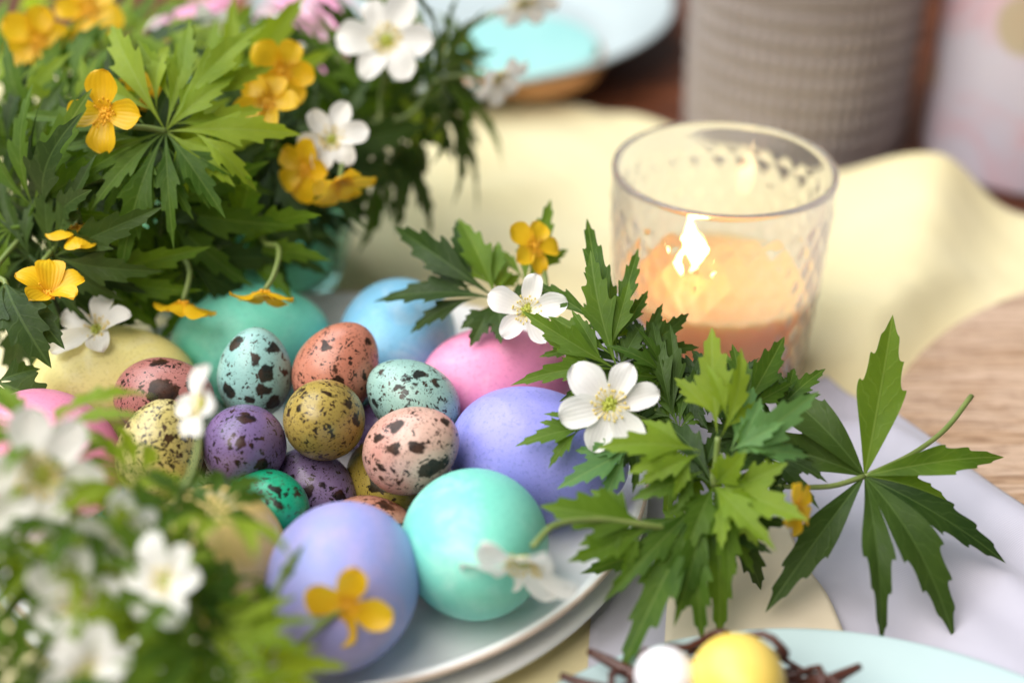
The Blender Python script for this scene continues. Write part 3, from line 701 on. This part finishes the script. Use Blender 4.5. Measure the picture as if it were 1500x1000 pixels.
sprig('bushy bright green sprig with half hidden orange flower beside the plate', [[(0.0612, 0.3987, 0.012), (0.0585, 0.3359, 0.045), cR2], [cR2, (0.0591, 0.3315, 0.0605)], [(0.0594, 0.3268, 0.0494), (0.07, 0.3208, 0.0491), (0.0783, 0.3162, 0.0474)]], [
  ('lime', [((0.0588, 0.332, 0.0614), (0.0562, 0.3534, 0.0843), 0.0124, (0, -.85, .5)), ((0.0596, 0.3298, 0.0617), (0.0693, 0.3464, 0.0807), 0.0080, (.3, -.8, .5))]),
  ('mid', [((0.0675, 0.3444, 0.0586), (0.083, 0.366, 0.0742), 0.0104, (0, -.7, .7)), ((0.0675, 0.3444, 0.0586), (0.0691, 0.3647, 0.0721), 0.0080, (0, -.7, .7))]),
  ('mid', [((0.0805, 0.3537, 0.0546), (0.0954, 0.3662, 0.0633), 0.0068), ((0.0805, 0.3537, 0.0546), (0.0785, 0.3664, 0.0636), 0.0084)]),
  ('teal', [((0.0599, 0.3241, 0.0544), (0.0873, 0.3395, 0.0733), 0.0120, (.1, -.6, .8)), ((0.0624, 0.3278, 0.0584), (0.0772, 0.3286, 0.0673), 0.0072, (.2, -.6, .8)), ((0.0624, 0.3278, 0.0584), (0.0717, 0.3456, 0.0699), 0.0080, (.0, -.6, .8))]),
  ('lime', [((0.0537, 0.327, 0.059), (0.0247, 0.3268, 0.0644), 0.0108, (0, -.55, .85)), ((0.0537, 0.3266, 0.0583), (0.0359, 0.3165, 0.0554), 0.0068, (0, -.6, .8))]),
  ('mid', [((0.0548, 0.3263, 0.0522), (0.0347, 0.3169, 0.0485), 0.0088, (0, -.6, .8))]),
  ('lime', [(cR2, (0.0808, 0.3046, 0.0552), 0.0132, (.05, -.75, .65)), (cR2, (0.0695, 0.2989, 0.0499), 0.0100, (-.1, -.75, .65)), (cR2, (0.0656, 0.3189, 0.0631), 0.0104, (-.1, -.7, .7))]),
  ('mid', [(cR2, (0.0634, 0.2989, 0.0348), 0.0108, (.1, -.8, .6)), (cR2, (0.0479, 0.3056, 0.0418), 0.0108, (-.2, -.8, .6)), (cR2, (0.058, 0.2945, 0.0164), 0.0104, (0, -.8, .6))]),
  ('mid', [((0.0563, 0.3242, 0.0452), (0.0248, 0.2947, 0.032), 0.0092, (-.3, -.7, .6)), ((0.0563, 0.3237, 0.0443), (0.0272, 0.2812, 0.0178), 0.0132, (-.3, -.75, .6)), ((0.0563, 0.3237, 0.0443), (0.0442, 0.2921, 0.0276), 0.0092, (0, -.8, .6))]),
  ('dark', [(cR2, (0.0746, 0.3156, 0.0125), 0.0096, (0, -.7, .7)), (cR2, (0.0428, 0.3431, 0.0471), 0.0104), (cR2, (0.0826, 0.3493, 0.0476), 0.0112), (cR2, (0.0467, 0.3554, 0.0535), 0.0104)]),
  ('dark', [((0.0487, 0.3543, 0.0517), (0.0412, 0.3771, 0.0731), 0.0084, (0, -.8, .6)), ((0.0487, 0.3543, 0.0517), (0.0511, 0.3763, 0.0719), 0.0080, (0, -.8, .6)), ((0.0487, 0.3543, 0.0517), (0.0324, 0.3587, 0.0512), 0.0088)]),
] + extra([(0.0493, 0.3634, 0.0569), (0.0516, 0.3493, 0.0476), (0.0701, 0.3587, 0.0512), (0.0558, 0.3234, 0.0345), (0.0743, 0.3472, 0.0441), (0.0659, 0.3631, 0.0583)], .021, ('dark', 'mid', 'dark'), 5), [((0.0795, 0.3144, 0.0483), (.75, -.62, .2), .0165, 'yellow', dict(n=5, cup=.3))], seed=32, split=.58)
cR3 = (0.0323, 0.3634, 0.0626)
sprig('sharp toothed sprig with open white flower leaning over the periwinkle egg', [[(0.0501, 0.3534, 0.0447), (0.0417, 0.3581, 0.0541), cR3], [(0.0501, 0.3534, 0.0447), (0.0377, 0.3483, 0.0554), (0.0296, 0.3449, 0.0612)]], [
  ('mid', [(cR3, (0.0203, 0.3877, 0.0901), 0.0120, (-.15, -.8, .55)), (cR3, (0.0017, 0.3709, 0.0765), 0.0096, (-.1, -.7, .7)), (cR3, (0.0004, 0.3577, 0.0648), 0.0076, (-.1, -.6, .8))]),
  ('mid', [((0.0325, 0.3673, 0.0631), (0.0192, 0.4084, 0.095), 0.0092, (0, -.8, .6)), ((0.0325, 0.3673, 0.0631), (0.0304, 0.3971, 0.0826), 0.0080, (0, -.8, .6))]),
  ('dark', [(cR3, (0.0401, 0.3765, 0.0722), 0.0080), (cR3, (0.0226, 0.3537, 0.0584), 0.0088)]),
  ('mid', [((0.0248, 0.3461, 0.0537), (0.001, 0.339, 0.0537), 0.0078, (0, -.5, .85)), ((0.0248, 0.3461, 0.0537), (0.0101, 0.3455, 0.0603), 0.0048, (0, -.5, .85))]),
  ('teal', [((0.0361, 0.338, 0.0521), (0.0134, 0.3252, 0.0467), 0.0100, (0, -.6, .8)), ((0.0361, 0.338, 0.0521), (0.0199, 0.3337, 0.0528), 0.0064, (0, -.6, .8))]),
] + extra([(0.038, 0.3698, 0.0615), (0.0353, 0.351, 0.0465), (0.0278, 0.3782, 0.0637)], .020, ('dark', 'mid'), 6), [((0.0288, 0.3438, 0.0632), (-.10, -.72, .60), .0290, 'white', dict(n=6, cup=.22, spin=.35))], seed=33, split=.58)
sprig('lobed leaf sprig with drooping white flower in front of the mint egg', [[(0.0457, 0.3151, 0.04), (0.0365, 0.312, 0.0444), (0.0247, 0.3096, 0.0482), (0.0121, 0.3026, 0.0521), (0.0055, 0.2933, 0.0522)]], [
  ('mid', [((0.0396, 0.3133, 0.0428), (0.0087, 0.3097, 0.0521), .0150, (0, -.65, .75)), ((0.0396, 0.3133, 0.0428), (0.0168, 0.2978, 0.0406), .0095, (0, -.65, .75))]),
], [((0.0033, 0.2904, 0.0504), (-.22, -.88, -.40), .0310, 'white', dict(n=6, cup=.55, spin=.2))], seed=34, split=.5)
cR4 = (-0.005, 0.4077, 0.0618)
sprig('shaded sprig with white and yellow flowers behind the pink egg', [[(0.0299, 0.4327, 0.012), (0.0179, 0.3943, 0.0536), (0.0067, 0.4005, 0.0577), cR4], [(0.0112, 0.3976, 0.0569), (0.0077, 0.3925, 0.0638), (0.0054, 0.3885, 0.0688)], [(0.0112, 0.3976, 0.0569), (0.0114, 0.4116, 0.0643), (0.0092, 0.4217, 0.0728)]], [
  ('dark', [(cR4, (-0.0435, 0.4294, 0.0775), 0.0132, (-.1, -.7, .7)), (cR4, (-0.047, 0.4149, 0.0619), 0.0120, (0, -.5, .85))]),
  ('mid', [(cR4, (-0.0171, 0.4321, 0.0819), 0.0120, (0, -.75, .65)), (cR4, (-0.0023, 0.4262, 0.0687), 0.0080, (0, -.8, .6))]),
  ('mid', [((0.0046, 0.4113, 0.0618), (0.0157, 0.4402, 0.0835), 0.0092, (0, -.8, .6)), ((0.0046, 0.4113, 0.0618), (0.0047, 0.4395, 0.0749), 0.0064, (0, -.8, .6))]),
  ('dark', [(cR4, (-0.0133, 0.3912, 0.0542), 0.0096), (cR4, (-0.0022, 0.3884, 0.0573), 0.0104), (cR4, (0.018, 0.4058, 0.0624), 0.0104)]),
], [((0.005, 0.3868, 0.0698), (-.12, -.75, .6), .0255, 'white', dict(n=5, cup=.18, spin=1.2)), ((0.0075, 0.4204, 0.0745), (.35, -.55, .55), .0195, 'yellow', dict(cup=.1))], seed=35, split=.58)

# ---- single flowers
sprig('orange yellow flower resting against the lilac egg', [[(-0.0617, 0.2528, 0.0404), (-0.0562, 0.2591, 0.0447), (-0.0487, 0.2688, 0.047), (-0.0427, 0.2754, 0.0472)]], [], [((-0.0422, 0.2746, 0.0488), (.05, -.93, .3), 0.0215, 'yellow', dict(n=4, cup=.12, spin=.5))], seed=41)
sprig('white flower lying on the back rim behind the lemon egg', [[(-0.1607, 0.4004, 0.0444), (-0.1514, 0.4063, 0.0483), (-0.1382, 0.3987, 0.0549)]], [('dark', [((-0.1577, 0.4031, 0.0468), (-0.1448, 0.3986, 0.0509), .012)])], [((-0.1366, 0.3986, 0.0547), (-.2, -.35, .9), .030, 'white', dict(n=5, cup=.55))], seed=42)

# ---- bouquet in the vase
BQ = 'sprigs of the vase bouquet'
vb = lambda i: (VX + .022 * math.cos(i * 2.4), VY + .022 * math.sin(i * 2.4), .0105)
vr = lambda i: (VX + .034 * math.cos(i * 2.4), VY + .034 * math.sin(i * 2.4), .072)
cB = (-0.1132, 0.4307, 0.1117)
sprig('large bright leaf whorl with open yellow flower at the bouquet front', [[vb(1), vr(10), (-0.1082, 0.4492, 0.0942), cB], [cB, (-0.1186, 0.4285, 0.1139), (-0.1256, 0.4261, 0.1158), (-0.1296, 0.4264, 0.119)]], [
  ('lime', [(cB, (-0.1347, 0.4652, 0.1424), 0.0132, (-.1, -.8, .55))]),
  ('lime', [(cB, (-0.1064, 0.4674, 0.1384), 0.0108, (.1, -.8, .55)), (cB, (-0.085, 0.472, 0.1401), 0.0128, (.1, -.75, .6)), (cB, (-0.091, 0.4439, 0.1272), 0.0100, (.2, -.7, .65))]),
  ('lime', [(cB, (-0.0692, 0.4336, 0.1107), 0.0124, (.1, -.6, .75)), (cB, (-0.0898, 0.4188, 0.0984), 0.0092, (.1, -.6, .75))]),
  ('mid', [(cB, (-0.1067, 0.4003, 0.0877), 0.0084, (.1, -.8, .5)), (cB, (-0.1245, 0.3946, 0.0785), 0.0116, (-.1, -.8, .55)), (cB, (-0.0917, 0.4076, 0.0937), 0.0096, (.2, -.75, .6))]),
  ('mid', [(cB, (-0.1534, 0.4133, 0.0972), 0.0116, (-.1, -.7, .7)), (cB, (-0.1647, 0.4386, 0.115), 0.0108, (-.1, -.65, .75)), (cB, (-0.1345, 0.4063, 0.0973), 0.0088, (-.1, -.7, .7))]),
], [((-0.1302, 0.4256, 0.1205), (-.25, -.85, .45), .0265, 'yellow', dict(n=4, cup=.25, spin=2.3))], seed=51, split=.6)
BFL, FFL = [], []
def bq(label, px_path, whorl_spec, fl, seed, group=None, i=0):
    rng = random.Random(seed); p, ax, size, mats, nl = whorl_spec
    lv = whorl(p, ax, rng, nl, size, rng.uniform(-.1, .5), mats) if nl else []
    st = [[vb(i), vr(i)] + px_path]; BFL.append((V(fl[0][0]), seed))
    sprig(label, st, lv, fl, seed, group)
yf = lambda c, n, s=.021, **k: (c, n, s, 'yellow', k)
wf = lambda c, n, s=.026, **k: (c, n, s, 'white', k)
p = (-0.1395, 0.4102, 0.0884)
bq('yellow flower nodding on a hooked stalk at the bouquet front', [(-0.1364, 0.4455, 0.0882), (-0.1404, 0.4245, 0.0962), (-0.1412, 0.415, 0.0942), p], ((-0.1364, 0.4455, 0.0882), (-.3, -.5, .6), .042, ('mid', 'dark'), 2), [yf(p, (-.1, -.2, -.97), .023, cup=.5)], 61, i=2)
p = (-0.0809, 0.4743, 0.1154)
bq('orange yellow flower beside the white star flower in the bouquet', [(-0.0874, 0.482, 0.0901), p], ((-0.0903, 0.4899, 0.0839), (.1, -.5, .8), .032, ('dark', 'mid'), 3), [yf(p, (.25, -.85, .4), .0235, cup=.2)], 62, i=3)
p = (-0.0845, 0.4608, 0.109)
bq('wide orange flower tucked just below the taller orange one', [(-0.0881, 0.4688, 0.0879), p], ((-0.0924, 0.4767, 0.0816), (.1, -.5, .8), .04, ('dark', 'mid'), 2), [yf(p, (-.15, -.6, .75), .0235, cup=.25)], 63, i=4)
p = (-0.0636, 0.4615, 0.0951)
bq('white star flower standing above two orange flowers', [(-0.0712, 0.4805, 0.0688), p], ((-0.0758, 0.4823, 0.0622), (.4, -.4, .7), .024, ('dark',), 2), [wf(p, (.1, -.75, .6), .026, cup=.45)], 64, i=5)
p = (-0.0722, 0.4546, 0.0878)
bq('orange flower hanging over the vase rim', [(-0.0774, 0.4767, 0.0816), p], ((-0.0829, 0.4854, 0.0578), (.4, -.4, .7), .024, ('dark',), 2), [yf(p, (-.4, -.7, .3), .023, cup=.35)], 65, i=6)
p = (-0.0595, 0.447, 0.0869)
bq('ragged yellow flower drooping against the vase side', [(-0.0667, 0.4715, 0.0826), (-0.06, 0.4577, 0.089), p], ((-0.0778, 0.4854, 0.0578), (.5, -.3, .7), .024, ('dark',), 2), [yf(p, (.3, -.6, -.55), .0235, cup=.5)], 66, i=7)
p = (-0.0459, 0.504, 0.1158)
bq('large white flower on the tallest stalk of the bouquet', [(-0.0536, 0.5038, 0.0777), (-0.0498, 0.5074, 0.093), p], ((-0.0541, 0.5098, 0.0779), (.6, -.1, .7), .038, ('dark', 'mid'), 3), [wf(p, (-.1, -.75, .55), .034, cup=.3)], 67, i=8)
p = (-0.0058, 0.5163, 0.0977)
bq('white flower reaching out sideways over the yellow cloth', [(-0.0502, 0.5112, 0.0802), (-0.029, 0.5199, 0.0941), p], ((-0.032, 0.5222, 0.0884), (.8, -.1, .3), .046, ('dark',), 3), [wf(p, (.45, -.55, -.3), .024, cup=.65)], 68, i=9)
p = (0.0048, 0.5461, 0.1172)
bq('pinkish white flower dangling beside the turquoise iced cookie', [(-0.041, 0.5385, 0.0861), (-0.0164, 0.5501, 0.1047), p], ((-0.0386, 0.5476, 0.0913), (.6, .1, .6), .046, ('mid', 'dark'), 3), [wf(p, (.2, -.6, -.5), .026, cup=.5)], 69, i=10)
p = (-0.081, 0.4041, 0.0673)
bq('orange flower hanging down in front of the sea green egg', [(-0.0888, 0.4456, 0.0696), (-0.0785, 0.4221, 0.0736), (-0.0782, 0.4088, 0.071), p], ((-0.0945, 0.4501, 0.0673), (.1, -.7, .3), .026, ('dark',), 2), [yf(p, (-.1, -.55, -.75), .022, cup=.5)], 70, i=11)
p = (-0.1448, 0.3851, 0.0765)
bq('orange flower with one upright petal low on the bouquet', [(-0.1505, 0.4367, 0.0742), (-0.1507, 0.3986, 0.0793), p], ((-0.1528, 0.4209, 0.0773), (-.5, -.5, .3), .042, ('dark',), 2), [yf(p, (.3, -.1, .95), .0225, cup=.9)], 71, i=12)
p = (-0.1087, 0.4058, 0.0624)
bq('dull orange flower hanging behind the lemon egg', [(-0.1128, 0.4456, 0.0696), (-0.1076, 0.4149, 0.0676), p], ((-0.1117, 0.4387, 0.0679), (0, -.8, .1), .040, ('dark', 'mid'), 2), [yf(p, (-.1, -.4, -.85), .021, cup=.6)], 72, i=13)
p = (-0.1768, 0.5088, 0.1141)
bq('blurred orange flower deep behind the large leaf whorl', [(-0.1555, 0.5019, 0.0842), p], ((-0.169, 0.5182, 0.0914), (-.4, .1, .8), .046, ('mid', 'lime'), 3), [yf(p, (.1, -.8, .4), .026, cup=.3)], 73, 'pair of orange flowers at the back of the bouquet', i=14)
p = (-0.1622, 0.5294, 0.1188)
bq('blurred orange flower deep behind the large leaf whorl', [(-0.1532, 0.5248, 0.083), p], ((-0.1642, 0.5414, 0.0908), (-.1, .2, .8), .046, ('mid', 'lime'), 3), [yf(p, (.1, -.7, .5), .026, cup=.3)], 74, 'pair of orange flowers at the back of the bouquet', i=15)
p = (-0.1275, 0.4592, 0.1102)
bq('yellow flower half hidden behind the large leaf whorl', [(-0.1248, 0.4662, 0.0837), p], ((-0.1273, 0.4636, 0.0796), (0, -.5, .7), .04, ('dark', 'mid'), 2), [yf(p, (.3, -.7, .5), .022, cup=.3)], 75, i=16)
p = (-0.1169, 0.5404, 0.1081)
bq('small pale flower rising behind the bouquet leaves', [(-0.1176, 0.5341, 0.0792), p], ((-0.1187, 0.5432, 0.0842), (0, .2, .9), .026, ('mid', 'lime'), 3), [wf(p, (0, -.9, -.1), .022, cup=.7)], 76, i=17)
rb = random.Random(77)
NEAR = {61: 'hooked yellow flower', 62: 'taller orange flower beside the white star flower', 63: 'wide orange flower', 64: 'white star flower', 65: 'orange flower hanging over the vase rim',
        66: 'ragged yellow flower by the vase', 67: 'large white flower on the tallest stalk', 68: 'white flower reaching over the cloth', 69: 'pinkish white flower', 70: 'orange flower above the sea green egg',
        71: 'orange flower with the upright petal', 72: 'dull orange flower above the lemon egg', 73: 'blurred orange flowers', 74: 'blurred orange flowers', 75: 'half hidden yellow flower', 76: 'small pale flower'}
BFL = [(q, NEAR[k]) for q, k in BFL]
def beside(p, spots, what, tail):
    d, q, nm = min(((p - q).length, k, nm) for k, (q, nm) in enumerate(spots)); q = spots[q][0]; e = p - q
    m = max(abs(e.x), abs(e.y), abs(e.z))
    rel = ('above' if e.z > 0 else 'below') if abs(e.z) == m and m > .012 else ('behind' if e.y > 0 else 'in front of') if abs(e.y) == m and m > .012 else 'beside'
    return '%s %s the %s%s' % (what, rel, nm, tail)
fill = [(-0.1693, 0.4479, 0.0922), (-0.1602, 0.4189, 0.0835), (-0.156, 0.4571, 0.088), (-0.1557, 0.4117, 0.072), (-0.144, 0.4444, 0.0676), (-0.127, 0.4405, 0.0802), (-0.1211, 0.4273, 0.0687), (-0.1145, 0.502, 0.1033), (-0.1478, 0.5376, 0.1035), (-0.1788, 0.506, 0.0908), (-0.1997, 0.5472, 0.1), (-0.1847, 0.482, 0.0901), (-0.0672, 0.529, 0.0899), (-0.0607, 0.5126, 0.0824), (-0.0403, 0.5219, 0.0785), (-0.144, 0.5821, 0.0993), (-0.1784, 0.5634, 0.0882), (-0.0317, 0.576, 0.0895), (-0.1043, 0.4926, 0.0882), (-0.1542, 0.4753, 0.0982), (-0.1382, 0.4629, 0.0879), (-0.1048, 0.4688, 0.0689), (-0.084, 0.4845, 0.0752), (-0.1608, 0.4495, 0.0757), (-0.1954, 0.5196, 0.0936), (-0.1531, 0.5196, 0.0936), (-0.0833, 0.5248, 0.083), (-0.052, 0.5414, 0.0908), (-0.1011, 0.5616, 0.0948), (-0.1148, 0.478, 0.0837), (-0.1212, 0.454, 0.0735), (-0.0554, 0.507, 0.0735), (-0.1746, 0.4372, 0.0844), (-0.1467, 0.4224, 0.0608), (-0.1045, 0.4336, 0.0599), (-0.0752, 0.5524, 0.0894)]
for k, p in enumerate(fill):
    p = V(p); ax = (p - V((VX, VY, .05))).normalized() + V((0, -.25, .15))
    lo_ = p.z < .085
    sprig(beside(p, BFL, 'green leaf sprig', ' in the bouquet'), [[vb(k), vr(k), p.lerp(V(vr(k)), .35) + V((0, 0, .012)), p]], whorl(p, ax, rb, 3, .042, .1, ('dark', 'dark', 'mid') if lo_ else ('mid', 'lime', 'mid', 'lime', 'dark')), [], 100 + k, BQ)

# ---- leaves at the left edge
sprig('dark veined leaf hanging in front of the bouquet above the lemon egg', [[vb(20), vr(14), (-0.1647, 0.4153, 0.0777), (-0.1581, 0.3864, 0.0787)]], [('dark', [((-0.1585, 0.387, 0.0796), (-0.142, 0.3616, 0.0672), .0175, (.2, -.85, .4)), ((-0.1585, 0.387, 0.0796), (-0.136, 0.3697, 0.069), .013, (.3, -.8, .5)), ((-0.1585, 0.387, 0.0796), (-0.1631, 0.3625, 0.0686), .015, (0, -.85, .4))])], [], seed=81)
sprig('dark leaf sprig beside the rose pink egg', [[(-0.1964, 0.4206, 0.02), (-0.1663, 0.3748, 0.0505), (-0.1602, 0.3706, 0.0533)]], [('dark', [((-0.1613, 0.3706, 0.0533), (-0.1398, 0.3619, 0.0489), .015), ((-0.1613, 0.3706, 0.0533), (-0.1465, 0.3477, 0.045), .015), ((-0.1613, 0.3706, 0.0533), (-0.149, 0.377, 0.0542), .012)])], [], seed=82)

# ---- foreground bunch, low left
FG = 'sprigs of the blurred foreground bunch'
fb = lambda i: (-.150 + .012 * math.cos(i * 2.4), .215 + .012 * math.sin(i * 2.4), .0025)
def fgs(label, p, n, size, seed, cup=.3, wp=None, mats=('mid', 'lime'), nl=3, np_=6, lsz=.024, short=''):
    FFL.append((V(p), short)); rng = random.Random(seed); p = V(p); wp = V(wp) if wp else p.lerp(V(fb(seed)), .3) + V((0, .004, 0))
    mid_ = V(fb(seed)).lerp(wp, .55) + V((0, 0, .012))
    sprig(label, [[fb(seed), mid_, wp, p]], whorl(wp, (0, -.3, .9), rng, nl, lsz, .3, mats), [(p, n, size, 'white', dict(cup=cup, n=np_))], seed)
fgs('large white open flower in the blurred foreground bunch', (-0.1139, 0.2755, 0.0898), (.2, -.85, .5), .0315, 1, .2, (-0.1126, 0.2671, 0.0765), short='large open white flower')
fgs('white flower seen side-on above the freckled yellow quail egg', (-0.0807, 0.3068, 0.0889), (-.75, -.35, .5), .0215, 2, .35, (-0.0843, 0.2842, 0.0755), lsz=.014, short='side-on white flower')
fgs('pale half closed white flower in the middle of the foreground bunch', (-0.0947, 0.2689, 0.0793), (.2, -.6, .1), .0215, 3, .6, (-0.0927, 0.261, 0.0666), short='half closed white flower')
fgs('white flower turned away beside the warm yellow egg', (-0.0812, 0.2541, 0.0745), (-.3, -.6, .75), .0225, 4, .5, (-0.0767, 0.2511, 0.0603), short='white flower by the yellow egg')
fgs('greyish white flower low in the foreground bunch', (-0.1026, 0.2517, 0.0707), (.1, -.6, .5), .0235, 5, .5, (-0.1013, 0.2458, 0.0611), short='greyish white flower')
fgs('lowest white flower of the blurred foreground bunch', (-0.0967, 0.2355, 0.0636), (.1, -.6, .6), .0225, 6, .5, (-0.095, 0.2345, 0.0526), short='lowest white flower')
ffill = [(-0.1108, 0.2863, 0.0826), (-0.076, 0.2748, 0.0755), (-0.1209, 0.2965, 0.0858), (-0.0942, 0.2852, 0.077), (-0.1093, 0.2636, 0.0708), (-0.1168, 0.254, 0.0686), (-0.0836, 0.2462, 0.0618), (-0.0718, 0.2511, 0.0603), (-0.1093, 0.2391, 0.06), (-0.0744, 0.237, 0.0566), (-0.096, 0.2601, 0.0652), (-0.1209, 0.2663, 0.075), (-0.0653, 0.246, 0.052), (-0.1064, 0.2743, 0.0748), (-0.0816, 0.2555, 0.0672)]
for k, p in enumerate(ffill):
    p = V(p); b = V(fb(k + 30))
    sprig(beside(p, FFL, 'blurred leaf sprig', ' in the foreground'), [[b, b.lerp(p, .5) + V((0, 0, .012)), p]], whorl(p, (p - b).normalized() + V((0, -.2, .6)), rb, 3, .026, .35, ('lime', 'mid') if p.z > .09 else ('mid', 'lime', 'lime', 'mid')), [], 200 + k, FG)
sprig('thin upright stalk with small leaf in front of the lilac egg', [[(-0.0756, 0.2683, 0.004), (-0.0601, 0.2559, 0.049), (-0.0591, 0.2645, 0.059), (-0.0547, 0.2734, 0.0657)]], [('mid', [((-0.0591, 0.2645, 0.059), (-0.0533, 0.2772, 0.068), .004), ((-0.0591, 0.2636, 0.0576), (-0.0635, 0.2657, 0.0647), .006), ((-0.0595, 0.2627, 0.0562), (-0.0671, 0.2548, 0.0568), .010)])], [], seed=83)
